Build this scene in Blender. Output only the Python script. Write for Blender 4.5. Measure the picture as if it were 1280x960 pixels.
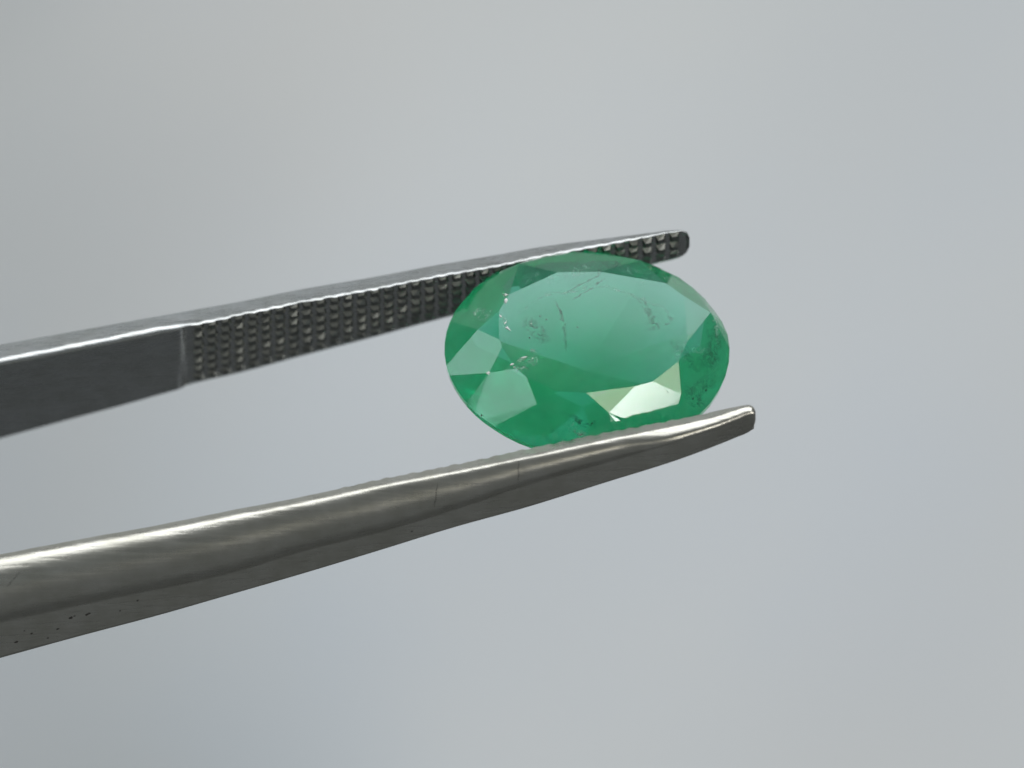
import bpy, bmesh, math, random
import numpy as np
from mathutils import Vector
random.seed(7)
rng = np.random.default_rng(7)
for o in list(bpy.data.objects):
    bpy.data.objects.remove(o)
SC = bpy.context.scene
COL = SC.collection

# ------------------------------------------------------------------ camera, world, lamps, exposure
D = 0.090                       # lens to stone, metres
FW = 0.0432                     # width of the view at the stone
KPX = FW / 1280.0
cam_d = bpy.data.cameras.new('camera')
cam = bpy.data.objects.new('camera', cam_d); COL.objects.link(cam)
cam.location = (0, 0, D)
cam_d.sensor_width = 36.0
cam_d.lens = 36.0 * D / FW
cam_d.clip_start = 0.002
cam_d.clip_end = 20
cam_d.dof.use_dof = True
cam_d.dof.focus_distance = D - 0.0012
cam_d.dof.aperture_fstop = 30.0
SC.camera = cam

world = bpy.data.worlds.new('World'); SC.world = world
world.use_nodes = True
bg = world.node_tree.nodes['Background']
bg.inputs['Color'].default_value = (0.90, 0.965, 1.0, 1)
bg.inputs['Strength'].default_value = 0.15

def area_lamp(name, direction, dist, sx, sy, radiance, color):
    ld = bpy.data.lights.new(name, 'AREA')
    ld.shape = 'RECTANGLE'; ld.size = sx; ld.size_y = sy
    ld.energy = radiance * math.pi * sx * sy
    ld.color = color
    lo = bpy.data.objects.new(name, ld); COL.objects.link(lo)
    d = Vector(direction).normalized()
    lo.location = d * dist
    lo.rotation_euler = (-d).to_track_quat('-Z', 'Y').to_euler()
    return lo
area_lamp('window_light', (0.05, 0.943, 0.33), 0.95, 1.5, 0.45, 3.0, (0.93, 0.955, 0.985))
area_lamp('added_side_light', (-0.81, 0.41, 0.42), 0.95, 0.26, 0.28, 3.6, (0.78, 0.95, 1.0))  # added light, sized so that one left facet reflects it
area_lamp('added_side_light', (-0.72, 0.01, 0.70), 0.95, 0.28, 0.28, 3.4, (0.78, 0.95, 1.0))  # second added light, for the next left facet to reflect
area_lamp('added_fill_light', (0.80, 0.0, 0.60), 0.42, 0.185, 0.185, 4.3, (1.0, 0.97, 0.93))  # added fill that brightens the paper from the right
area_lamp('added_facet_light', (0.211, -0.139, 0.968), 0.75, 0.07, 0.07, 6.0, (1.0, 0.95, 0.72))  # added warm light for one star facet to reflect
area_lamp('added_facet_light', (0.605, 0.228, 0.763), 0.75, 0.07, 0.07, 6.0, (1.0, 0.96, 0.76))  # added likewise for the star facet on the other side
area_lamp('ceiling_lamp', (0.37, -0.29, 0.88), 0.75, 0.10, 0.10, 19.0, (1.0, 0.98, 0.95))

SC.view_settings.view_transform = 'Standard'
SC.view_settings.look = 'None'
SC.view_settings.exposure = 0.0
SC.view_settings.gamma = 1.0
SC.render.engine = 'CYCLES'
cy = SC.cycles
cy.max_bounces = 24; cy.transmission_bounces = 20; cy.glossy_bounces = 8
cy.diffuse_bounces = 4; cy.volume_bounces = 6; cy.transparent_max_bounces = 16
cy.caustics_refractive = True; cy.caustics_reflective = True
cy.blur_glossy = 0.3
cy.sample_clamp_indirect = 6.0
cy.use_denoising = True

# ------------------------------------------------------------------ helpers
def tag(o, label=None, cat=None, group=None, kind=None):
    for k, v in (('label', label), ('category', cat), ('group', group), ('kind', kind)):
        if v: o[k] = v
    return o

def link_mesh(name, verts, faces, mat, parent=None, smooth=False, sharp=None):
    me = bpy.data.meshes.new(name)
    me.from_pydata([tuple(float(c) for c in v) for v in verts], [], faces)
    me.materials.append(mat)
    bm = bmesh.new(); bm.from_mesh(me)
    bmesh.ops.recalc_face_normals(bm, faces=bm.faces)
    bm.to_mesh(me); bm.free()
    if smooth:
        me.polygons.foreach_set('use_smooth', [True] * len(me.polygons))
        if sharp: me.set_sharp_from_angle(angle=math.radians(sharp))
    me.update()
    o = bpy.data.objects.new(name, me); COL.objects.link(o)
    if parent: o.parent = parent
    return o

CAMV = np.array([0, 0, D])
def ray(px, py):
    return np.array([(px - 640) * KPX, (480 - py) * KPX, -D])
def at(px, py, z):              # the point of height z seen at a place of the photograph
    return CAMV + ray(px, py) * ((D - z) / D)

def nodes(name):
    m = bpy.data.materials.new(name); m.use_nodes = True
    nt = m.node_tree; nt.nodes.clear()
    out = nt.nodes.new('ShaderNodeOutputMaterial')
    return m, nt, out
def N(nt, kind, **kw):
    n = nt.nodes.new(kind)
    for k, v in kw.items():
        if k in n.inputs: n.inputs[k].default_value = v
        else: setattr(n, k, v)
    return n

# ------------------------------------------------------------------ materials
def paper_material():
    m, nt, out = nodes('matte_paper')
    p = N(nt, 'ShaderNodeBsdfPrincipled', Roughness=0.75)
    p.inputs['Specular IOR Level'].default_value = 0.25
    tc = N(nt, 'ShaderNodeTexCoord')
    n1 = N(nt, 'ShaderNodeTexNoise', Scale=14.0, Detail=3.0, Roughness=0.5)
    r = N(nt, 'ShaderNodeValToRGB')
    r.color_ramp.elements[0].position = 0.3; r.color_ramp.elements[0].color = (0.765, 0.80, 0.845, 1)
    r.color_ramp.elements[1].position = 0.72; r.color_ramp.elements[1].color = (0.82, 0.825, 0.82, 1)
    n2 = N(nt, 'ShaderNodeTexNoise', Scale=900.0, Detail=3.0)
    b = N(nt, 'ShaderNodeBump', Strength=0.25, Distance=0.0002)
    L = nt.links.new
    L(tc.outputs['Object'], n1.inputs['Vector']); L(tc.outputs['Object'], n2.inputs['Vector'])
    L(n1.outputs['Fac'], r.inputs['Fac']); L(r.outputs['Color'], p.inputs['Base Color'])
    L(n2.outputs['Fac'], b.inputs['Height']); L(b.outputs['Normal'], p.inputs['Normal'])
    L(p.outputs['BSDF'], out.inputs['Surface'])
    return m

def steel_material(name, base, rough, brush=0.25, pits=0.0):
    m, nt, out = nodes(name)
    p = N(nt, 'ShaderNodeBsdfPrincipled', Metallic=1.0)
    tc = N(nt, 'ShaderNodeTexCoord')
    mp = N(nt, 'ShaderNodeMapping')
    mp.inputs['Rotation'].default_value = (0, 0, math.radians(-13.5))
    mp.inputs['Scale'].default_value = (260, 5200, 5200)
    n1 = N(nt, 'ShaderNodeTexNoise', Scale=1.0, Detail=4.0, Roughness=0.6)
    mp2 = N(nt, 'ShaderNodeMapping')
    mp2.inputs['Scale'].default_value = (900, 900, 900)
    n2 = N(nt, 'ShaderNodeTexNoise', Scale=1.0, Detail=5.0, Roughness=0.65)
    L = nt.links.new
    L(tc.outputs['Object'], mp.inputs['Vector']); L(mp.outputs['Vector'], n1.inputs['Vector'])
    L(tc.outputs['Object'], mp2.inputs['Vector']); L(mp2.outputs['Vector'], n2.inputs['Vector'])
    cr = N(nt, 'ShaderNodeValToRGB')
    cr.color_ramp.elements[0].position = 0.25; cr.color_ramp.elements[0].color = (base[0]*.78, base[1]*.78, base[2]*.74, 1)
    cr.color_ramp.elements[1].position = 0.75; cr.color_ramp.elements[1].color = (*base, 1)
    L(n2.outputs['Fac'], cr.inputs['Fac'])
    rr = N(nt, 'ShaderNodeMapRange'); rr.inputs['To Min'].default_value = rough - .08; rr.inputs['To Max'].default_value = rough + .10
    L(n1.outputs['Fac'], rr.inputs['Value']); L(rr.outputs['Result'], p.inputs['Roughness'])
    b = N(nt, 'ShaderNodeBump', Strength=brush, Distance=0.00003)
    b2 = N(nt, 'ShaderNodeBump', Strength=brush*.6, Distance=0.00003)
    L(n1.outputs['Fac'], b.inputs['Height']); L(n2.outputs['Fac'], b2.inputs['Height'])
    L(b.outputs['Normal'], b2.inputs['Normal']); L(b2.outputs['Normal'], p.inputs['Normal'])
    L(cr.outputs['Color'], p.inputs['Base Color'])
    L(p.outputs['BSDF'], out.inputs['Surface'])
    return m

def gem_material():
    m, nt, out = nodes('emerald_crystal')
    L = nt.links.new
    g = N(nt, 'ShaderNodeBsdfGlass', Roughness=0.09, IOR=1.57)
    g.inputs['Color'].default_value = (1, 1, 1, 1)
    tc = N(nt, 'ShaderNodeTexCoord')
    n = N(nt, 'ShaderNodeTexNoise', Scale=900.0, Detail=4.0)
    b = N(nt, 'ShaderNodeBump', Strength=0.06, Distance=0.00003)
    L(tc.outputs['Object'], n.inputs['Vector']); L(n.outputs['Fac'], b.inputs['Height'])
    L(b.outputs['Normal'], g.inputs['Normal'])
    a = N(nt, 'ShaderNodeVolumeAbsorption', Density=500.0)
    a.inputs['Color'].default_value = (0.01, 0.976, 0.745, 1)
    s = N(nt, 'ShaderNodeVolumeScatter', Anisotropy=0.3)
    s.inputs['Color'].default_value = (0.55, 1.0, 0.80, 1)
    n2 = N(nt, 'ShaderNodeTexNoise', Scale=420.0, Detail=4.0, Roughness=0.6, Distortion=0.6)
    mr = N(nt, 'ShaderNodeMapRange')
    mr.inputs['From Min'].default_value = 0.44; mr.inputs['From Max'].default_value = 0.74
    mr.inputs['To Min'].default_value = 210.0; mr.inputs['To Max'].default_value = 520.0
    L(tc.outputs['Object'], n2.inputs['Vector']); L(n2.outputs['Fac'], mr.inputs['Value']); L(mr.outputs['Result'], s.inputs['Density'])
    ad = N(nt, 'ShaderNodeAddShader')
    L(a.outputs['Volume'], ad.inputs[0]); L(s.outputs['Volume'], ad.inputs[1])
    L(g.outputs['BSDF'], out.inputs['Surface']); L(ad.outputs['Shader'], out.inputs['Volume'])
    return m

def plain(name, col, rough=0.6, alpha=1.0, metal=0.0, spec=0.5):
    m, nt, out = nodes(name)
    p = N(nt, 'ShaderNodeBsdfPrincipled', Roughness=rough, Metallic=metal, Alpha=alpha)
    p.inputs['Specular IOR Level'].default_value = spec
    tc = N(nt, 'ShaderNodeTexCoord')
    n = N(nt, 'ShaderNodeTexNoise', Scale=1800.0, Detail=3.0)
    mx = N(nt, 'ShaderNodeMix', data_type='RGBA')
    mx.inputs['A'].default_value = (*[c*.6 for c in col], 1); mx.inputs['B'].default_value = (*col, 1)
    nt.links.new(tc.outputs['Object'], n.inputs['Vector'])
    nt.links.new(n.outputs['Fac'], mx.inputs['Factor'])
    nt.links.new(mx.outputs['Result'], p.inputs['Base Color'])
    nt.links.new(p.outputs['BSDF'], out.inputs['Surface'])
    return m

M_paper = paper_material()
M_table = plain('grey_table', (0.20, 0.205, 0.21), 0.6)
M_steel = steel_material('brushed_steel', (0.59, 0.605, 0.605), 0.27, 0.40)
M_warm = steel_material('warm_tinted_steel', (0.60, 0.585, 0.53), 0.28, 0.45)  # near arm's copy of the steel; warm reflected tint put into its colour
M_jaw = steel_material('darkened_jaw_steel', (0.24, 0.25, 0.24), 0.36, 0.3)  # grime, and the teeth's dark reflections put into the base colour
M_gem = gem_material()
def veil_material(name, col, amax, spec):
    m, nt, out = nodes(name); L = nt.links.new
    p = N(nt, 'ShaderNodeBsdfPrincipled', Roughness=0.35)
    p.inputs['Base Color'].default_value = (*col, 1); p.inputs['Specular IOR Level'].default_value = spec
    tc = N(nt, 'ShaderNodeTexCoord')
    n = N(nt, 'ShaderNodeTexNoise', Scale=2600.0, Detail=6.0, Roughness=0.68, Distortion=0.9)
    mr = N(nt, 'ShaderNodeMapRange'); mr.inputs['From Min'].default_value = .44; mr.inputs['From Max'].default_value = .66
    mr.inputs['To Max'].default_value = amax
    at_ = N(nt, 'ShaderNodeAttribute', attribute_name='fade')
    mu = N(nt, 'ShaderNodeMath', operation='MULTIPLY')
    L(tc.outputs['Object'], n.inputs['Vector']); L(n.outputs['Fac'], mr.inputs['Value'])
    L(mr.outputs['Result'], mu.inputs[0]); L(at_.outputs['Fac'], mu.inputs[1]); L(mu.outputs['Value'], p.inputs['Alpha'])
    L(p.outputs['BSDF'], out.inputs['Surface'])
    return m
M_dark = veil_material('dark_fracture_shade', (0.008, 0.075, 0.045), 0.75, 0.0)  # fracture colour, also used to put shade on the stone's right end
M_pale = veil_material('pale_fracture_sheen', (0.80, 0.97, 0.88), 0.55, 0.5)  # fracture colour, also painted in for reflections along the table's top
M_speck = plain('dark_speck', (0.012, 0.02, 0.012), 0.6)
M_glint = veil_material('painted_glint_fracture', (0.95, 0.97, 0.90), 1.0, 1.0)  # near-white colour stands in for the glint of crinkled fractures
M_bright = plain('painted_sparkle', (0.95, 0.97, 0.93), 0.15)  # white colour stands in for sparkle from broken facets
M_groove = plain('scratch_dirt', (0.035, 0.032, 0.028), 0.8)

# ------------------------------------------------------------------ the surface below
def sheet(name, x0, x1, y0, y1, z, mat, th):
    v = [(x0,y0,z),(x1,y0,z),(x1,y1,z),(x0,y1,z),(x0,y0,z-th),(x1,y0,z-th),(x1,y1,z-th),(x0,y1,z-th)]
    f = [(0,1,2,3),(4,7,6,5),(0,4,5,1),(1,5,6,2),(2,6,7,3),(3,7,4,0)]
    return link_mesh(name, v, f, mat)
ZP = -0.16
def paper_h(x, y):              # bends added to shade the sheet at left, right and top; small waves
    u = min(1, max(0, (-x - .004) / .060)); g = .28 * u*u*(3 - 2*u)
    u2 = min(1, max(0, (x - .01) / .05)); g += .07 * u2*u2*(3 - 2*u2)
    yy = min(.06, max(-.06, y))
    h = g * (yy - yy*yy / .40)
    yp = min(.08, max(0, y)); h += .80 * yp*yp + (max(0, y - .08) * .128)
    h += .00030 * math.sin(x*52 + 1.0) * math.cos(y*61 + .4) + .00022 * math.sin(x*97 - y*83 + 2.0)
    return h
NXP, NYP = 88, 100
pv = []; pf = []
for j in range(NYP + 1):
    for i in range(NXP + 1):
        x = -.22 + .44 * i / NXP; y = -.10 + .50 * j / NYP
        pv.append((x, y, ZP + paper_h(x, y)))
for j in range(NYP):
    for i in range(NXP):
        a = j*(NXP+1) + i; pf.append((a, a+1, a+NXP+2, a+NXP+1))
bd = link_mesh('backdrop', pv, pf, M_paper, None, True)
sol = bd.modifiers.new('thickness', 'SOLIDIFY'); sol.thickness = .0003; sol.offset = -1
tag(bd, kind='structure')
tag(sheet('table_surface', -0.9, 0.9, -0.6, 0.6, ZP - 0.016, M_table, 0.03), kind='structure')

# ------------------------------------------------------------------ tweezers
PHI = math.radians(28)
SDIR = np.array([0, math.sin(PHI), math.cos(PHI)])     # across a jaw, out towards the lens; also the stone's axis
ODIR = np.array([0, -math.cos(PHI), math.sin(PHI)])    # from the far jaw to the near jaw
TAN = math.tan(PHI)

def interp(tab, x):
    """monotone cubic through the rows of tab (first column x)"""
    t = np.array(tab, float); X = t[:, 0]; res = []
    for c in range(1, t.shape[1]):
        Y = t[:, c]; h = np.diff(X); dl = np.diff(Y) / h
        mm = np.zeros(len(X)); mm[0] = dl[0]; mm[-1] = dl[-1]
        for i in range(1, len(X) - 1):
            if dl[i-1] * dl[i] > 0:
                w1 = 2*h[i] + h[i-1]; w2 = h[i] + 2*h[i-1]
                mm[i] = (w1 + w2) / (w1 / dl[i-1] + w2 / dl[i])
        i = int(np.clip(np.searchsorted(X, x) - 1, 0, len(h) - 1))
        u = (x - X[i]) / h[i]
        res.append((2*u**3-3*u**2+1)*Y[i] + (u**3-2*u**2+u)*h[i]*mm[i] + (-2*u**3+3*u**2)*Y[i+1] + (u**3-u**2)*h[i]*mm[i+1])
    return res

#        x    top   edge  bottom  (where the far jaw's lines run)
UP = [(0,431,456,549),(80,416.5,440.5,527),(160,402,424.5,505.5),(225,390.5,411.5,487),(247,386.5,407.5,481),(300,377,396.5,468.5),(380,361,380,447),(460,347.5,366,426),
      (540,332.5,350,404),(624,318,335,382.5),(680,308,323,367.5),(765,297,307,345.5),(821,290,295.5,330.5),(842,287.6,290.5,325),(853,287.6,289.5,320.5),(859,290.5,292,315),(862,297,298,308)]
#        x    top  shoulder ridge bottom
LO = [(0,693,697,775.6,822.5),(100,674,678.5,754,795),(200,656,661,734,768.5),(280,639.7,645.2,717,745.5),(380,620.5,626.5,687,716.5),(474,599.6,606.6,664,688),
      (568,581,589,636,659),(660,561,570.5,604.5,633.5),(754,541.5,550,578,604),(848,524,531.5,550.5,574.5),(895,514,521,535,557),(922,508,512,525,546),(936,506,508.5,519,540),(942,509,511,518,534),(944.5,514,515,519,526)]
ZU = -0.00185
ZL = 0.0033
mmk = KPX

def up_profile(x, recess):
    t, e, b = interp(UP, x)
    h_side = (e - t) * mmk; h_in = (b - e) * mmk
    th = h_side / math.cos(PHI)
    zE = ZU
    e += .12 * math.sin(x * .21) * math.sin(x * .067 + 1) + (.55 * math.cos(2 * math.pi * (x - TOOTH_X0 - 8) / PITCH) if x > 246 else 0)
    E = at(x, e, zE)
    ch = min(0.00026 if x < 200 else (0.00026 - .00012 * min(1, (x - 200) / 40)), h_side * .45) * (1 + .06 * math.sin(x * .13) * math.sin(x * .041 + 2))     # bright chamfer along the front edge
    zC = zE - ch * .56; Cp = at(x, e - ch / mmk, zC)
    T = at(x, t, zC - (h_side - ch) * 1.32)
    B = at(x, b, zE - h_in / TAN)
    # inner face may be cut back to carry the teeth
    B2 = B - ODIR * recess; E2 = E - ODIR * recess
    w = np.linalg.norm(E - B)
    r = min((0.00030 if x < 225 else 0.00016), th * .4, w * .3)
    sE = (Cp - E) / max(1e-9, np.linalg.norm(Cp - E)); iE = (B - E) / max(1e-9, np.linalg.norm(B - E))
    r = min(r, ch * .5); pts = [T, Cp + (T - Cp) * min(.3, .00008 / max(1e-9, np.linalg.norm(T - Cp))), Cp + (E - Cp) * .12]
    for u in (0, .25, .5, .75, 1):          # rounded front edge
        a = E + sE * r; c = E + iE * r
        q = (1-u)**2 * a + 2*u*(1-u) * E + u*u * c
        pts.append(q - ODIR * recess * (u ** 1.5))
    pts.append(E + iE * w * .55 - ODIR * recess)
    rb = min(r * .6, w * .2)
    pts.append(B - iE * rb - ODIR * recess)
    pts.append(B - ODIR * (recess * .5 + rb * .5 if recess else rb))
    Bo = B - ODIR * (th * .8); pts.append(Bo)
    pts.append(E + iE * w * .62 - ODIR * th * 1.7)
    pts.append(E + iE * w * .30 - ODIR * th * 1.7)
    pts.append(T + iE * min(.0002, w * .1) - ODIR * min(.00012, th * .2))
    return pts

def band(u, x=500):              # height of the rounded edge: steep shoulder, rolling over, then turning under
    e = float(np.interp(x, [0, 150, 320, 500, 650, 760, 850, 945], [.36, .28, .17, .09, .09, .20, .34, .42]))
    z = .24*u - .30*u*u - 1.05*max(0, u - .30)**3 + .62*e*(1 - math.exp(-u/e))
    k = min(1, max(0, (x - 770) / 80.0)); k = k*k*(3 - 2*k)          # towards the tip the edge is ground nearly flat
    return (1 - k) * z + k * (.63*u - 1.0*max(0, u - .42)**2)

def lo_profile(x, recess):
    t, s, r, b = interp(LO, x)
    tw_ = t + (.6 * math.cos(2*math.pi*(x - 320)/PITCH) + .35*math.sin(x*.23)) * min(1, max(0, (x - 400)/40)) * min(1, max(0, (900 - x)/60)) + .25*math.sin(x*.11)*math.sin(x*.037)
    T = at(x, tw_, ZL)
    hs = (s - t) * mmk; hb = (r - s) * mmk; ho = (b - r) * mmk
    zS = ZL + hs * 1.4
    pts = [T]
    pts.append(at(x, t + (s - t) * .75, ZL + hs * 1.4 * .75))
    zz = lambda u: zS + hb * band(u, x)
    pts.append(at(x, s + (r - s) * .03, zz(.03)))
    for u in (.06, .10, .15, .2, .26, .32, .40, .5, .6, .7, .78, .85, .91, .96):
        pts.append(at(x, s + (r - s) * u, zz(u)))
    zR = zz(1.0)
    pts.append(at(x, r, zR - hb * .02))
    pts.append(at(x, r + (b - r) * .10, zR - hb * .03 - ho * .10 * 1.6))
    pts.append(at(x, r + (b - r) * .93, zR - hb * .03 - ho * (.22 + .83 * .66)))
    zB = zR - hb * .03 - ho * .90
    pts.append(at(x, b, zB))
    w = 0.0053 * (b - t) / 130.0 + 0.0004
    back = T - SDIR * w
    pts.append(np.array([T[0], b and (at(x, b - (b - t) * .12, zB)[1]), min(zB - .0005, back[2])]))
    pts.append(back - ODIR * -0.00035)
    pts.append(back - ODIR * -recess + SDIR * .0002)
    pts.append(T - SDIR * (w * .45) + ODIR * recess)
    pts.append(T - SDIR * min(.00035, w * .2) + ODIR * recess)
    return pts

def hermite(p0, s0, p1, s1, L, d):
    u = d / L
    return (2*u**3-3*u**2+1)*p0 + (u**3-2*u**2+u)*L*s0 + (-2*u**3+3*u**2)*p1 + (u**3-u**2)*L*s1

def handle_sections(first, start_slope, y_end, z_end, L=0.105):
    """the part of an arm beyond the picture: runs back to the joined end"""
    c = np.mean(first, axis=0); out = []
    for d in np.linspace(L, 0.004, 22):
        u = d / L
        cy_ = hermite(c[1], -start_slope, y_end, -0.235, L, d)
        cz_ = hermite(c[2], 0.0, z_end, 0.0, L, d)
        sc = 1 + .35 * math.sin(u * 2.6)
        out.append([np.array([c[0] - d, cy_, cz_]) + (p - c) * np.array([1, sc, sc]) for p in first])
    return out

def loft(name, secs, mat, parent, sharp=32):
    n = len(secs[0]); V = []; F = []
    for s in secs: V += list(s)
    for i in range(len(secs) - 1):
        for j in range(n):
            a = i*n + j; b = i*n + (j+1) % n
            F.append((a, b, b + n, a + n))
    V.append(np.mean(secs[0], axis=0)); V.append(np.mean(secs[-1], axis=0))
    c0, c1 = len(V) - 2, len(V) - 1
    for j in range(n):
        F.append((c0, (j+1) % n, j)); k = (len(secs)-1)*n
        F.append((c1, k + j, k + (j+1) % n))
    return link_mesh(name, V, F, mat, parent, True, sharp)

tw = bpy.data.objects.new('tweezers', None); COL.objects.link(tw)
tw.empty_display_size = 0.01
tag(tw, 'pair of scratched steel gem tweezers with serrated jaws gripping the green stone', 'tweezers')

TOOTH_X0, PITCH = 240.0, 17.0
REC = 0.00026
def rec_at(x):
    u = min(1, max(0, (x - 222) / 16.0)); return REC * u * u * (3 - 2*u)
xs = list(np.arange(0, 220, 9.0)) + [222, 224, 226, 228, 230, 232, 234, 236, 238, 242, 247] + list(np.arange(250, 820, 4.25)) + [821, 832, 842, 848, 853, 856, 859, 861, 862]
usec = [up_profile(x, min(rec_at(x), .25 * (interp(UP, x)[1] - interp(UP, x)[0]) * mmk + .00003)) for x in xs]
xl = list(np.arange(0, 330, 10.0)) + list(np.arange(330, 900, 4.25)) + [900, 910, 922, 930, 936, 939, 942, 943.5, 944.5]
lrec = lambda x: .00012 * min(1, max(0, (x - 300) / 12.0)) * min(1, max(0, (930 - x) / 20.))
lsec = [lo_profile(x, lrec(x)) for x in xl]
cu = np.mean(usec[0], axis=0); cl = np.mean(lsec[0], axis=0)
yj = .5 * (cu[1] + cl[1]) - .235 * .105; zj = .5 * (cu[2] + cl[2])
def slope0(tab, xa=80):
    a = np.mean(interp(tab, 0)[:3]); b = np.mean(interp(tab, xa)[:3]); return (a - b) / xa
arm_u = loft('arm', handle_sections(usec[0], slope0(UP), yj + .0009, zj - .0005) + usec, M_steel, tw)
arm_l = loft('arm', handle_sections(lsec[0], slope0(LO), yj - .0014, zj + .0007) + lsec, M_warm, tw)
arm_u['label'] = 'upper arm showing its toothed inner face'
arm_l['label'] = 'lower arm with rounded shiny edge, in front of the stone'

# joined end of the tweezers, beyond the picture
def box_mesh(name, c, hx, hy, hz, slope, mat, parent):
    V = []
    for sx in (-1, 1):
        for sy, sz in ((-1,-.7),(-.7,-1),(.7,-1),(1,-.7),(1,.7),(.7,1),(-.7,1),(-1,.7)):
            V.append((c[0] + sx*hx, c[1] + sy*hy + sx*hx*slope, c[2] + sz*hz))
    F = [(j, (j+1) % 8, (j+1) % 8 + 8, j + 8) for j in range(8)] + [tuple(range(8)), tuple(range(15, 7, -1))]
    return link_mesh(name, V, F, mat, parent)
box_mesh('joined_end', (cu[0] - .105, yj - .0002, zj), .004, .0036, .0046, .235, M_steel, tw)

# teeth: small pyramids, one mesh shared
def tooth_mesh(name, seed):
    r = random.Random(seed)
    bx, by, h = .00024, .00031, .00019
    t = .5
    j = lambda: r.uniform(-.00003, .00003)
    V = [(-bx,-by,-.00006),(bx,-by,-.00006),(bx,by,-.00006),(-bx,by,-.00006),
         (-bx*t+j(),-by*t+j(),h+j()),(bx*t+j(),-by*t+j(),h+j()),(bx*t+j(),by*t+j(),h+j()),(-bx*t+j(),by*t+j(),h+j())]
    F = [(3,2,1,0),(4,5,6,7),(0,1,5,4),(1,2,6,5),(2,3,7,6),(3,0,4,7)]
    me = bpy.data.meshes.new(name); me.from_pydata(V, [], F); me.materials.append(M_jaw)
    return me
TM = [tooth_mesh('tooth', i) for i in range(5)]

from mathutils import Matrix
def place_tooth(me, pos, xdir, ydir, zdir, sc, parent):
    m = Matrix((( *[0]*4,), (*[0]*4,), (*[0]*4,), (0,0,0,1)))
    for i in range(3):
        m[i][0] = xdir[i]*sc[0]; m[i][1] = ydir[i]*sc[1]; m[i][2] = zdir[i]*sc[2]; m[i][3] = pos[i]
    o = bpy.data.objects.new('tooth', me); COL.objects.link(o)
    o.parent = parent; o.matrix_local = m
    return o
def unit(v): return v / np.linalg.norm(v)

x = TOOTH_X0 + 8
col = 0
while x < 858:
    t, e, b = interp(UP, x)
    w_mm = (b - e) * mmk / math.sin(PHI)
    rows = max(2, int(round(w_mm / .00074)))
    if x > 845: rows = 2
    rec = min(REC, .25 * (e - t) * mmk + .00003)
    E = at(x, e, ZU); B = at(x, b, ZU - (b - e) * mmk / TAN)
    E2 = at(x + 10, interp(UP, x + 5)[1] * 2 - e, ZU)
    xd = unit(at(x + 6, interp(UP, min(862, x + 6))[1], ZU) - at(x - 6, interp(UP, x - 6)[1], ZU))
    yd = unit(B - E)
    zd = unit(np.cross(yd, xd)); zd = zd if np.dot(zd, ODIR) > 0 else -zd
    yd2 = np.cross(zd, xd)
    for r in range(rows):
        f = (r + .5) / rows
        pos = E + (B - E) * f - ODIR * rec
        sy = (w_mm / rows) / .00072
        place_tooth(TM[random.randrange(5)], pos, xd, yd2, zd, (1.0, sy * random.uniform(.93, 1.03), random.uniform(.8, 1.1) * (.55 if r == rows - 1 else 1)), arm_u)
    x += PITCH; col += 1

# near jaw: only its first row of teeth shows, as a wavy outline; the rows behind it are one piece
TV = []; TF = []
x = 320.0
while x < 925:
    t = interp(LO, x)[0]
    T = at(x, t, ZL); xd = unit(at(x + 6, interp(LO, x + 6)[0], ZL) - at(x - 6, interp(LO, x - 6)[0], ZL))
    zd = unit(-ODIR - xd * np.dot(-ODIR, xd)); yd = np.cross(zd, xd)
    b = interp(LO, x)[3]; w = 0.0053 * (b - t) / 130.0 + .0004
    rows = max(2, int(w / .0008))
    for r in range(rows):
        pos = T - SDIR * (w * (r + .40) / rows) + ODIR * lrec(x) * 1.0
        sc = (1.0, 1.05, .9)
        if r == 0:
            place_tooth(TM[random.randrange(5)], pos, xd, yd, zd, sc, arm_l)
        else:
            k = len(TV)
            for v in TM[r % 5].vertices:
                TV.append(pos + xd * v.co[0]*sc[0] + yd * v.co[1]*sc[1] + zd * v.co[2]*sc[2])
            for p in TM[r % 5].polygons: TF.append(tuple(k + i for i in p.vertices))
    x += PITCH
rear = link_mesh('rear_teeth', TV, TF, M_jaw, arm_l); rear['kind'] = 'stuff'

# scratches across the near arm's rounded edge
def scratch(xa, u0, xb, u1, wpx, mat, dark=True):
    V = []; F = []; n = 7
    for i in range(n):
        f = i / (n - 1); xx = xa + (xb - xa) * f + (.6 * math.sin(i * 2.1)); u = u0 + (u1 - u0) * f
        t, s, r, b = interp(LO, xx)
        hs = (s - t) * mmk; hb = (r - s) * mmk; zS = ZL + hs * 1.4
        py = s + (r - s) * u; z = zS + hb * band(u, xx) + .000012
        w = wpx * (0.35 + .65 * math.sin(math.pi * (0.1 + .8 * f)))
        for sg, dz in ((-1, -.00003), (0, 0), (1, -.00003)):
            V.append(at(xx + sg * w, py, z + dz))
    for i in range(n - 1):
        for j in range(2):
            a = i*3 + j; F.append((a, a+1, a+4, a+3))
    return link_mesh('scratch', V, F, mat, arm_l)
scratch(547, .22, 543, .80, 1.2, M_groove)
scratch(648, .10, 648, .85, 1.1, M_groove)
scratch(9, .48, 24, .30, .9, M_groove)
scratch(700, .02, 700, .30, .8, M_steel)

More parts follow.
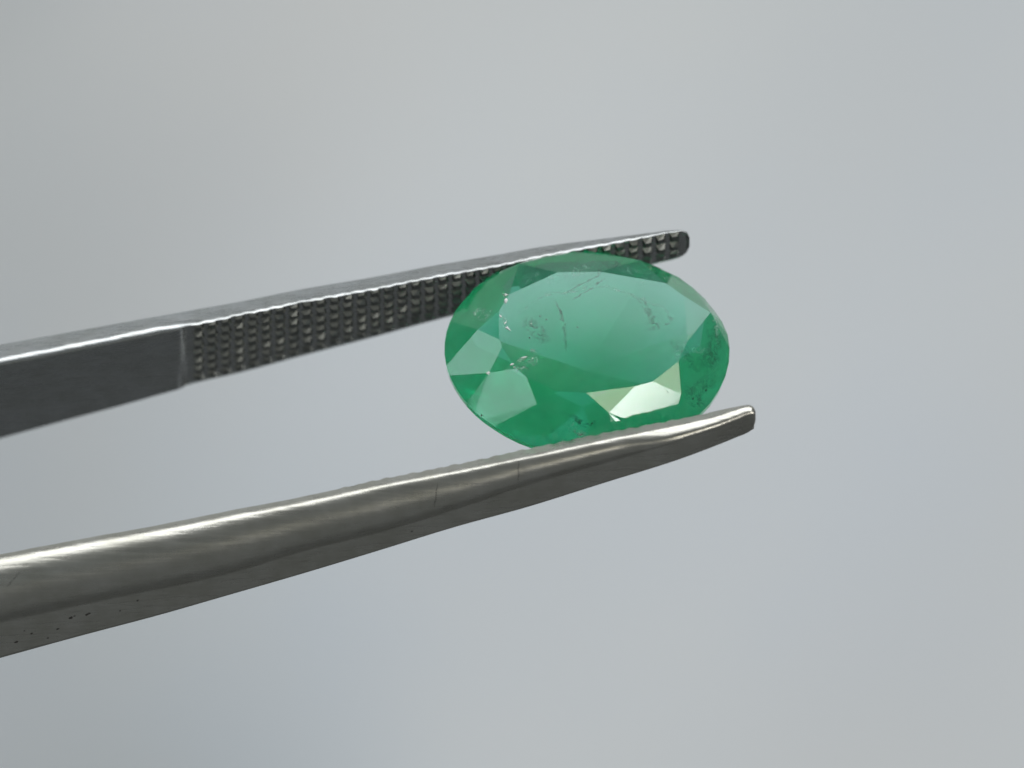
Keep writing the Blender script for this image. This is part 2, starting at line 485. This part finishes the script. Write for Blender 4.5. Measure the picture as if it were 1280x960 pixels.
def pit(x, f, r):
    q = lo_profile(x, 0); c = q[18] + (q[19] - q[18]) * f; n_ = 6
    a_ = unit(q[19] - q[18]); b_ = np.array([.96, .25, 0.0]); nn = unit(np.cross(a_, b_)); nn = nn if nn[2] > 0 else -nn
    V = [c + nn * .000012]
    for k in range(n_):
        t = 6.283 * k / n_; rr = r * random.uniform(.5, 1.3)
        V.append(c + b_ * rr * 1.6 * math.cos(t) + a_ * rr * math.sin(t) + nn * .000004)
    return link_mesh('pit', V, [(0, 1 + k, 1 + (k+1) % n_) for k in range(n_)], M_groove, arm_l)
for x, f, r in [(110,.35,.00009),(88,.34,.00008),(93,.30,.00005),(72,.62,.00006),(40,.55,.00005),(20,.7,.00007),(150,.5,.00004),(172,.25,.00005),(60,.85,.00005),(515,.5,.00004),(30,.40,.00004)]:
    pit(x, f, r * .8)

# ------------------------------------------------------------------ the emerald
GC = np.array([(733 - 640) * KPX, (480 - 440) * KPX, 0.0])
UD = np.array([1.0, 0, 0]); VD = np.array([0, math.cos(PHI), -math.sin(PHI)]); WD = SDIR
def to_world(q): return GC + (UD * q[0] + VD * q[1] + WD * q[2]) * .001
def un(p, w):
    d = ray(*p); o = GC + WD * w * .001
    t = np.dot(o - CAMV, WD) / np.dot(d, WD); q = CAMV + d * t - GC
    return np.array([q[0], np.dot(q, VD), np.dot(q, WD)]) * 1000
ROT = math.radians(-1.27); AX, BX = 6.034, 4.792; EC = np.array([.01, .117])
OUT = [(555.6,434),(562,403),(581,369),(618,341),(665,325),(727,317.5),(765,319),(821,333),(862,353),(890,384),(909,416),(912,444),(902,481),(887,505),(559,462),(571,487),(587,508),(618,533),(656,553)]
def ell(p):
    d = p[:2] - EC; x = d[0]*math.cos(ROT) + d[1]*math.sin(ROT); y = -d[0]*math.sin(ROT) + d[1]*math.cos(ROT)
    return math.atan2(y / BX, x / AX), math.hypot(x / AX, y / BX)
_res = sorted(ell(un(p, 0)) for p in OUT)
_ra = np.array([a for a, r in _res]); _rr = np.array([r for a, r in _res])
_ra = np.r_[_ra - 2*math.pi, _ra, _ra + 2*math.pi]; _rr = np.r_[_rr, _rr, _rr]
def girdle(a, w=0.0, sc=1.0):
    r = float(np.interp((a + math.pi) % (2*math.pi) - math.pi, _ra, _rr)) * sc
    x, y = AX * r * math.cos(a), BX * r * math.sin(a)
    return np.array([EC[0] + x*math.cos(ROT) - y*math.sin(ROT), EC[1] + x*math.sin(ROT) + y*math.cos(ROT), w])
HT = 1.5; HG = .28; DEP = 4.3
# table edge of each main facet, girdle point, meeting point with the next main facet, going round the stone
MAIN = [  # (a, b, girdle, side to next)
    ((627,364),(633,393),(578,374),(597,412)),
    ((624.5,424),(627,434),(557,458),(611,466)),
    ((643,463),(661,469),(606,523),(671,505)),
    ((697,490),(733,490.5),(700,562),(761,516)),
    ((794,482.5),(816,477),(838,545),(851.5,492.5)),
    ((851,453),(857,425),(911,452),None),
    ((853,372),(834,352),(868,357),None),
    ((750,337),(697,343),(727,318),None),
]
nm = len(MAIN)
A = [un(m[0], HT) for m in MAIN]; Bq = [un(m[1], HT) for m in MAIN]
ANG = []
for m in MAIN:
    a = ell(un(m[2], 0))[0]
    ANG.append(a)
for i in range(1, nm):          # angles keep turning the same way
    while ANG[i] < ANG[i-1]: ANG[i] += 2*math.pi
def plane(p, q, r):
    n = np.cross(q - p, r - p); n = n / np.linalg.norm(n)
    if n[2] < 0: n = -n
    return n, float(np.dot(n, p))
# every main facet is a true plane: the heights of the meeting points are settled so that
# the planes also run close to the girdle and to the table's edges
def side_point(i, w):
    if MAIN[i][3]: return un(MAIN[i][3], w)
    a1 = ANG[(i+1) % nm] + (2*math.pi if i == nm - 1 else 0)
    q = girdle((ANG[i] + a1) / 2, 0); t = (A[(i+1) % nm] + Bq[i]) / 2
    f = .34; q = t * f + q * (1 - f); q[2] = w
    return q
def crown(ws):
    Sx = [side_point(i, ws[i]) for i in range(nm)]
    cost = 0; pls = []; gz = []; A2 = []; B2 = []
    for i in range(nm):
        n, d = plane(Sx[i-1], Sx[i], (A[i] + Bq[i]) / 2)
        pls.append((n, d))
        g = girdle(ANG[i]); z = (d - n[0]*g[0] - n[1]*g[1]) / n[2]; gz.append(z)
        nn = n[:2] / (np.dot(n[:2], n[:2]) + 1e-9)
        for P, L_ in ((A[i], A2), (Bq[i], B2)):
            e = d - np.dot(n, P); L_.append(np.array([P[0] + nn[0]*e, P[1] + nn[1]*e, HT]))
            cost += 6 * (e * np.linalg.norm(nn))**2
        cost += 1.5 * z*z + 1.2 * (ws[i] - .85)**2
    return cost, Sx, pls, gz, A2, B2
ws = [.85] * nm; step = .2
while step > .004:
    moved = False
    for i in range(nm):
        for sg in (-1, 1):
            w2 = list(ws); w2[i] = min(1.25, max(.35, ws[i] + sg*step))
            if crown(w2)[0] < crown(ws)[0] - 1e-9: ws = w2; moved = True
    if not moved: step *= .5
_, S, PL, GZ, A, Bq = crown(ws)
GZ = [min(.3, max(-.3, z)) for z in GZ]
G = [girdle(ANG[i], GZ[i]) for i in range(nm)]
V = []; F = []
def vid(q):
    V.append(to_world(q)); return len(V) - 1
iA = [vid(q) for q in A]; iB = [vid(q) for q in Bq]; iS = [vid(q) for q in S]
SUB = 6
ring = []; ring_lo = []; gi = []
for i in range(nm):
    a0 = ANG[i]; a1 = ANG[(i+1) % nm] + (2*math.pi if i == nm - 1 else 0)
    gi.append(len(ring))
    for k in range(SUB):
        a = a0 + (a1 - a0) * k / SUB
        f = abs(k / SUB * 2 - 1); zz_ = (GZ[i] if k < SUB / 2 else GZ[(i+1) % nm]) * f**1.5   # the girdle line rises and falls a little
        ring.append(vid(girdle(a, zz_))); ring_lo.append((a, zz_ * .5))
NR = len(ring)
low = [vid(girdle(a, -HG - .1 + min(0, z), .997)) for a, z in ring_lo]
F.append([j for i in range(nm) for j in (iA[i], iB[i])])
for i in range(nm):
    n_ = (i + 1) % nm; p_ = (i - 1) % nm
    F.append([iA[i], iS[p_], ring[gi[i]], iS[i], iB[i]])           # main facet
    F.append([iB[i], iS[i], iA[n_]])                               # star facet
    h = SUB // 2                                                   # upper girdle facets
    for k in range(SUB):
        F.append([iS[i], ring[gi[i] + k], ring[(gi[i] + k + 1) % NR]])
for j in range(NR):
    F.append([ring[j], low[j], low[(j+1) % NR], ring[(j+1) % NR]])
# pavilion: main facets meeting at the culet, lower girdle facets between
CUL = np.array([0.0, 0.15, -DEP])
PG = [girdle(ANG[i], -HG - .1 + min(0, GZ[i]*.5), .997) for i in range(nm)]
PPL = []
for i in range(nm):
    a = ANG[i]; tg = girdle(a + .03, 0) - girdle(a - .03, 0)
    PPL.append(plane(PG[i], PG[i] + tg, CUL))
iC = vid(CUL); iP = []
for i in range(nm):
    n1, n2 = PPL[i][0], PPL[(i+1) % nm][0]
    dr = np.cross(n1, n2); dr /= np.linalg.norm(dr)
    if dr[2] < 0: dr = -dr
    t = (DEP - HG) * .62 / dr[2]
    iP.append(vid(CUL + dr * t))
for i in range(nm):
    p_ = (i - 1) % nm
    F.append([low[gi[i]], iP[p_], iC, iP[i]])
    for k in range(SUB):
        F.append([iP[i], low[(gi[i] + k + 1) % NR], low[gi[i] + k]])
gem = link_mesh('emerald', V, F, M_gem)
tag(gem, 'oval faceted green emerald with cloudy inclusions held between the tweezer tips', 'gemstone')

# inclusions inside the stone
def surface_w(p):               # height of the crown's surface under a place of the picture
    d0 = un(p, 0.0); d1 = un(p, 1.0); best = HT
    for n, dd in PL + [(np.array([0, 0, 1.0]), HT)]:
        a0 = np.dot(n, d0) - dd; a1 = np.dot(n, d1) - dd
        if abs(a1 - a0) > 1e-6: best = min(best, a0 / (a0 - a1))
    return best
def blob(name, p, w, r, mat, flat=.5):
    bm = bmesh.new(); bmesh.ops.create_icosphere(bm, subdivisions=1, radius=1)
    if w is None: w = surface_w(p) + r * flat * .2
    c = un(p, w)
    for v in bm.verts:
        k = random.uniform(.6, 1.25)
        v.co = Vector(to_world(c + np.array([v.co.x*r*k, v.co.y*r*k*.8, v.co.z*r*flat])))
    me = bpy.data.meshes.new(name); bm.to_mesh(me); bm.free(); me.materials.append(mat)
    o = bpy.data.objects.new(name, me); COL.objects.link(o); o.parent = gem
    return o
def feather(name, path, width, w0, dip, mat):
    """a crumpled fracture sheet that follows a line inside the stone and dips away from the table"""
    seg = np.array(path, float); L = np.r_[0, np.cumsum(np.linalg.norm(np.diff(seg, axis=0), axis=1))]
    nu, nv = max(8, int(L[-1] / 4)), 7; V = []; F = []; fade = []
    for i in range(nu + 1):
        t = L[-1] * i / nu
        p = np.array([np.interp(t, L, seg[:, 0]), np.interp(t, L, seg[:, 1])])
        q = np.array([np.interp(min(L[-1], t + 2), L, seg[:, 0]), np.interp(min(L[-1], t + 2), L, seg[:, 1])]) - np.array([np.interp(max(0, t - 2), L, seg[:, 0]), np.interp(max(0, t - 2), L, seg[:, 1])])
        side = np.array([q[1], q[0]]) / max(1e-6, np.linalg.norm(q)); c = un(p, w0)
        for j in range(nv):
            f = (j / (nv - 1) - .5)
            V.append(to_world(c + np.array([side[0]*f*width + random.gauss(0, .03), side[1]*f*width + random.gauss(0, .03), -dip*(f + .5) + random.gauss(0, .05)])))
            fade.append((1 - abs(2*f)**2) * min(1, 3.5*i/nu, 3.5*(nu - i)/nu))
    for i in range(nu):
        for j in range(nv - 1):
            a = i*nv + j; F.append((a, a+1, a+nv+1, a+nv))
    o = link_mesh(name, V, F, mat, gem, True)
    at_ = o.data.attributes.new('fade', 'FLOAT', 'POINT'); at_.data.foreach_set('value', fade)
    return o
for path, wd, w0, dip in [
        ([(690,366),(699,386),(706,404),(707,442)], .16, 1.42, .5),
        ([(704,368),(728,355),(748,346),(753,330)], .18, 1.2, .3),
        ([(716,374),(742,358),(760,344)], .12, 1.4, .3),
        ([(750,328),(762,342),(772,335),(780,325)], .22, .8, .2),
        ([(798,366),(808,384),(822,404),(806,404)], .55, 1.40, .6),
        ([(826,396),(833,406),(840,400),(834,393)], .14, 1.4, .2),
        ([(652,396),(668,408),(682,430)], .80, 1.42, .3),
        ([(708,516),(735,530),(748,526)], .45, .40, .2),
        ([(860,500),(876,478),(896,470)], .9, .30, .3),  # mottling; the right-end sheets from here also paint in its darker shade
        ([(862,458),(884,440),(896,410)], .9, .35, .3),
        ([(874,396),(886,422),(889,452),(882,484)], .7, .25, .4),
        ([(858,478),(866,500),(884,500)], .8, .4, .5),
        ([(840,425),(850,440),(870,462)], .6, .9, .6)]:
    feather('dark_feather_shade', path, wd, w0, dip, M_dark)
for path, wd, w0, dip in [
        ([(874,372),(886,395),(893,425)], .16, .45, .3),
        ([(704,520),(722,536),(738,548)], .6, .30, .2),
        ([(832,454),(862,436),(888,438)], .7, .5, .3),
        ([(586,386),(610,396),(632,404)], .9, .75, .3),
        ([(630,456),(652,458),(680,444)], .7, 1.42, .3),
        ([(644,356),(700,346),(760,332)], .9, .95, .3),
        ([(640,398),(680,368),(760,358),(830,384),(848,406)], .30, 1.25, .4),  # traces the table's reflected bright arc in pale colour
        ([(770,330),(800,352),(850,352)], .8, .8, .3)]:  # pale colour stands in for reflection on the top right crown
    feather('pale_feather_sheen', path, wd, w0, dip, M_pale)
for path, wd, w0, dip in [
        ([(626,392),(633,399),(631,406),(636,414)], .18, 1.44, .12), ([(636,457),(646,452),(660,446),(668,448)], .22, 1.46, .12),
        ([(646,462),(656,458),(668,456)], .20, 1.44, .2), ([(662,437),(672,440)], .2, 1.44, .1), ([(630,364),(634,378)], .2, 1.40, .15),
        ([(876,376),(890,404),(896,430)], .10, .5, .1), ([(714,534),(724,540),(736,548)], .22, .35, .1)]:
    feather('painted_glint_feather', path, wd, w0, dip, M_glint)
def shard(p, r, stretch, ang):
    """sparkle off a broken edge, painted as a white flat splinter lying on the stone"""
    c = un(p, surface_w(p) + .012); n = random.choice((3, 4, 4)); V = []; stretch *= random.uniform(1, 1.6)
    for z in (.02, -.04):
        for k in range(n):
            a = 6.283 * k / n + random.uniform(-.35, .35); rr = r * random.uniform(.55, 1.2)
            x, y = rr * math.cos(a) * stretch, rr * math.sin(a)
            V.append(to_world(c + np.array([x*math.cos(ang) - y*math.sin(ang), x*math.sin(ang) + y*math.cos(ang), z + random.uniform(-.012, .012)])))
    V.append(to_world(c + np.array([0, 0, .04])))
    F = [(k, (k+1) % n, 2*n) for k in range(n)] + [(k, k + n, (k+1) % n + n, (k+1) % n) for k in range(n)]
    return link_mesh('painted_sparkle_fleck', V, F, M_bright, gem)
for p, r, st, an in [((633,369),.10,1.8,.05),((632.5,376),.09,1.5,1.5),((626,395.5),.05,1.5,-.7),((632,403),.04,2.0,1.1),((635,411),.08,1.5,-.8),
                     ((656,446.5),.04,2.6,.25),((640,455.5),.06,1.5,.4),((643,459),.035,1.4,-.4),((665,448),.025,2.0,.8),((664,405),.025,1.5,0),((610.5,466),.08,1.2,.3)]:
    shard(p, r, st, an)
for p, w, r in [((602,519),.02,.07),((722,411),1.2,.05),((675,397),1.2,.04),((662,424),1.2,.05),((835,490),1.2,.04),((789,508),.6,.03),((683,402),1.1,.05),((740,528),.3,.06),((864,498),.3,.07),((880,488),.1,.06)]:
    blob('dark_fleck', p, w, r, M_speck)
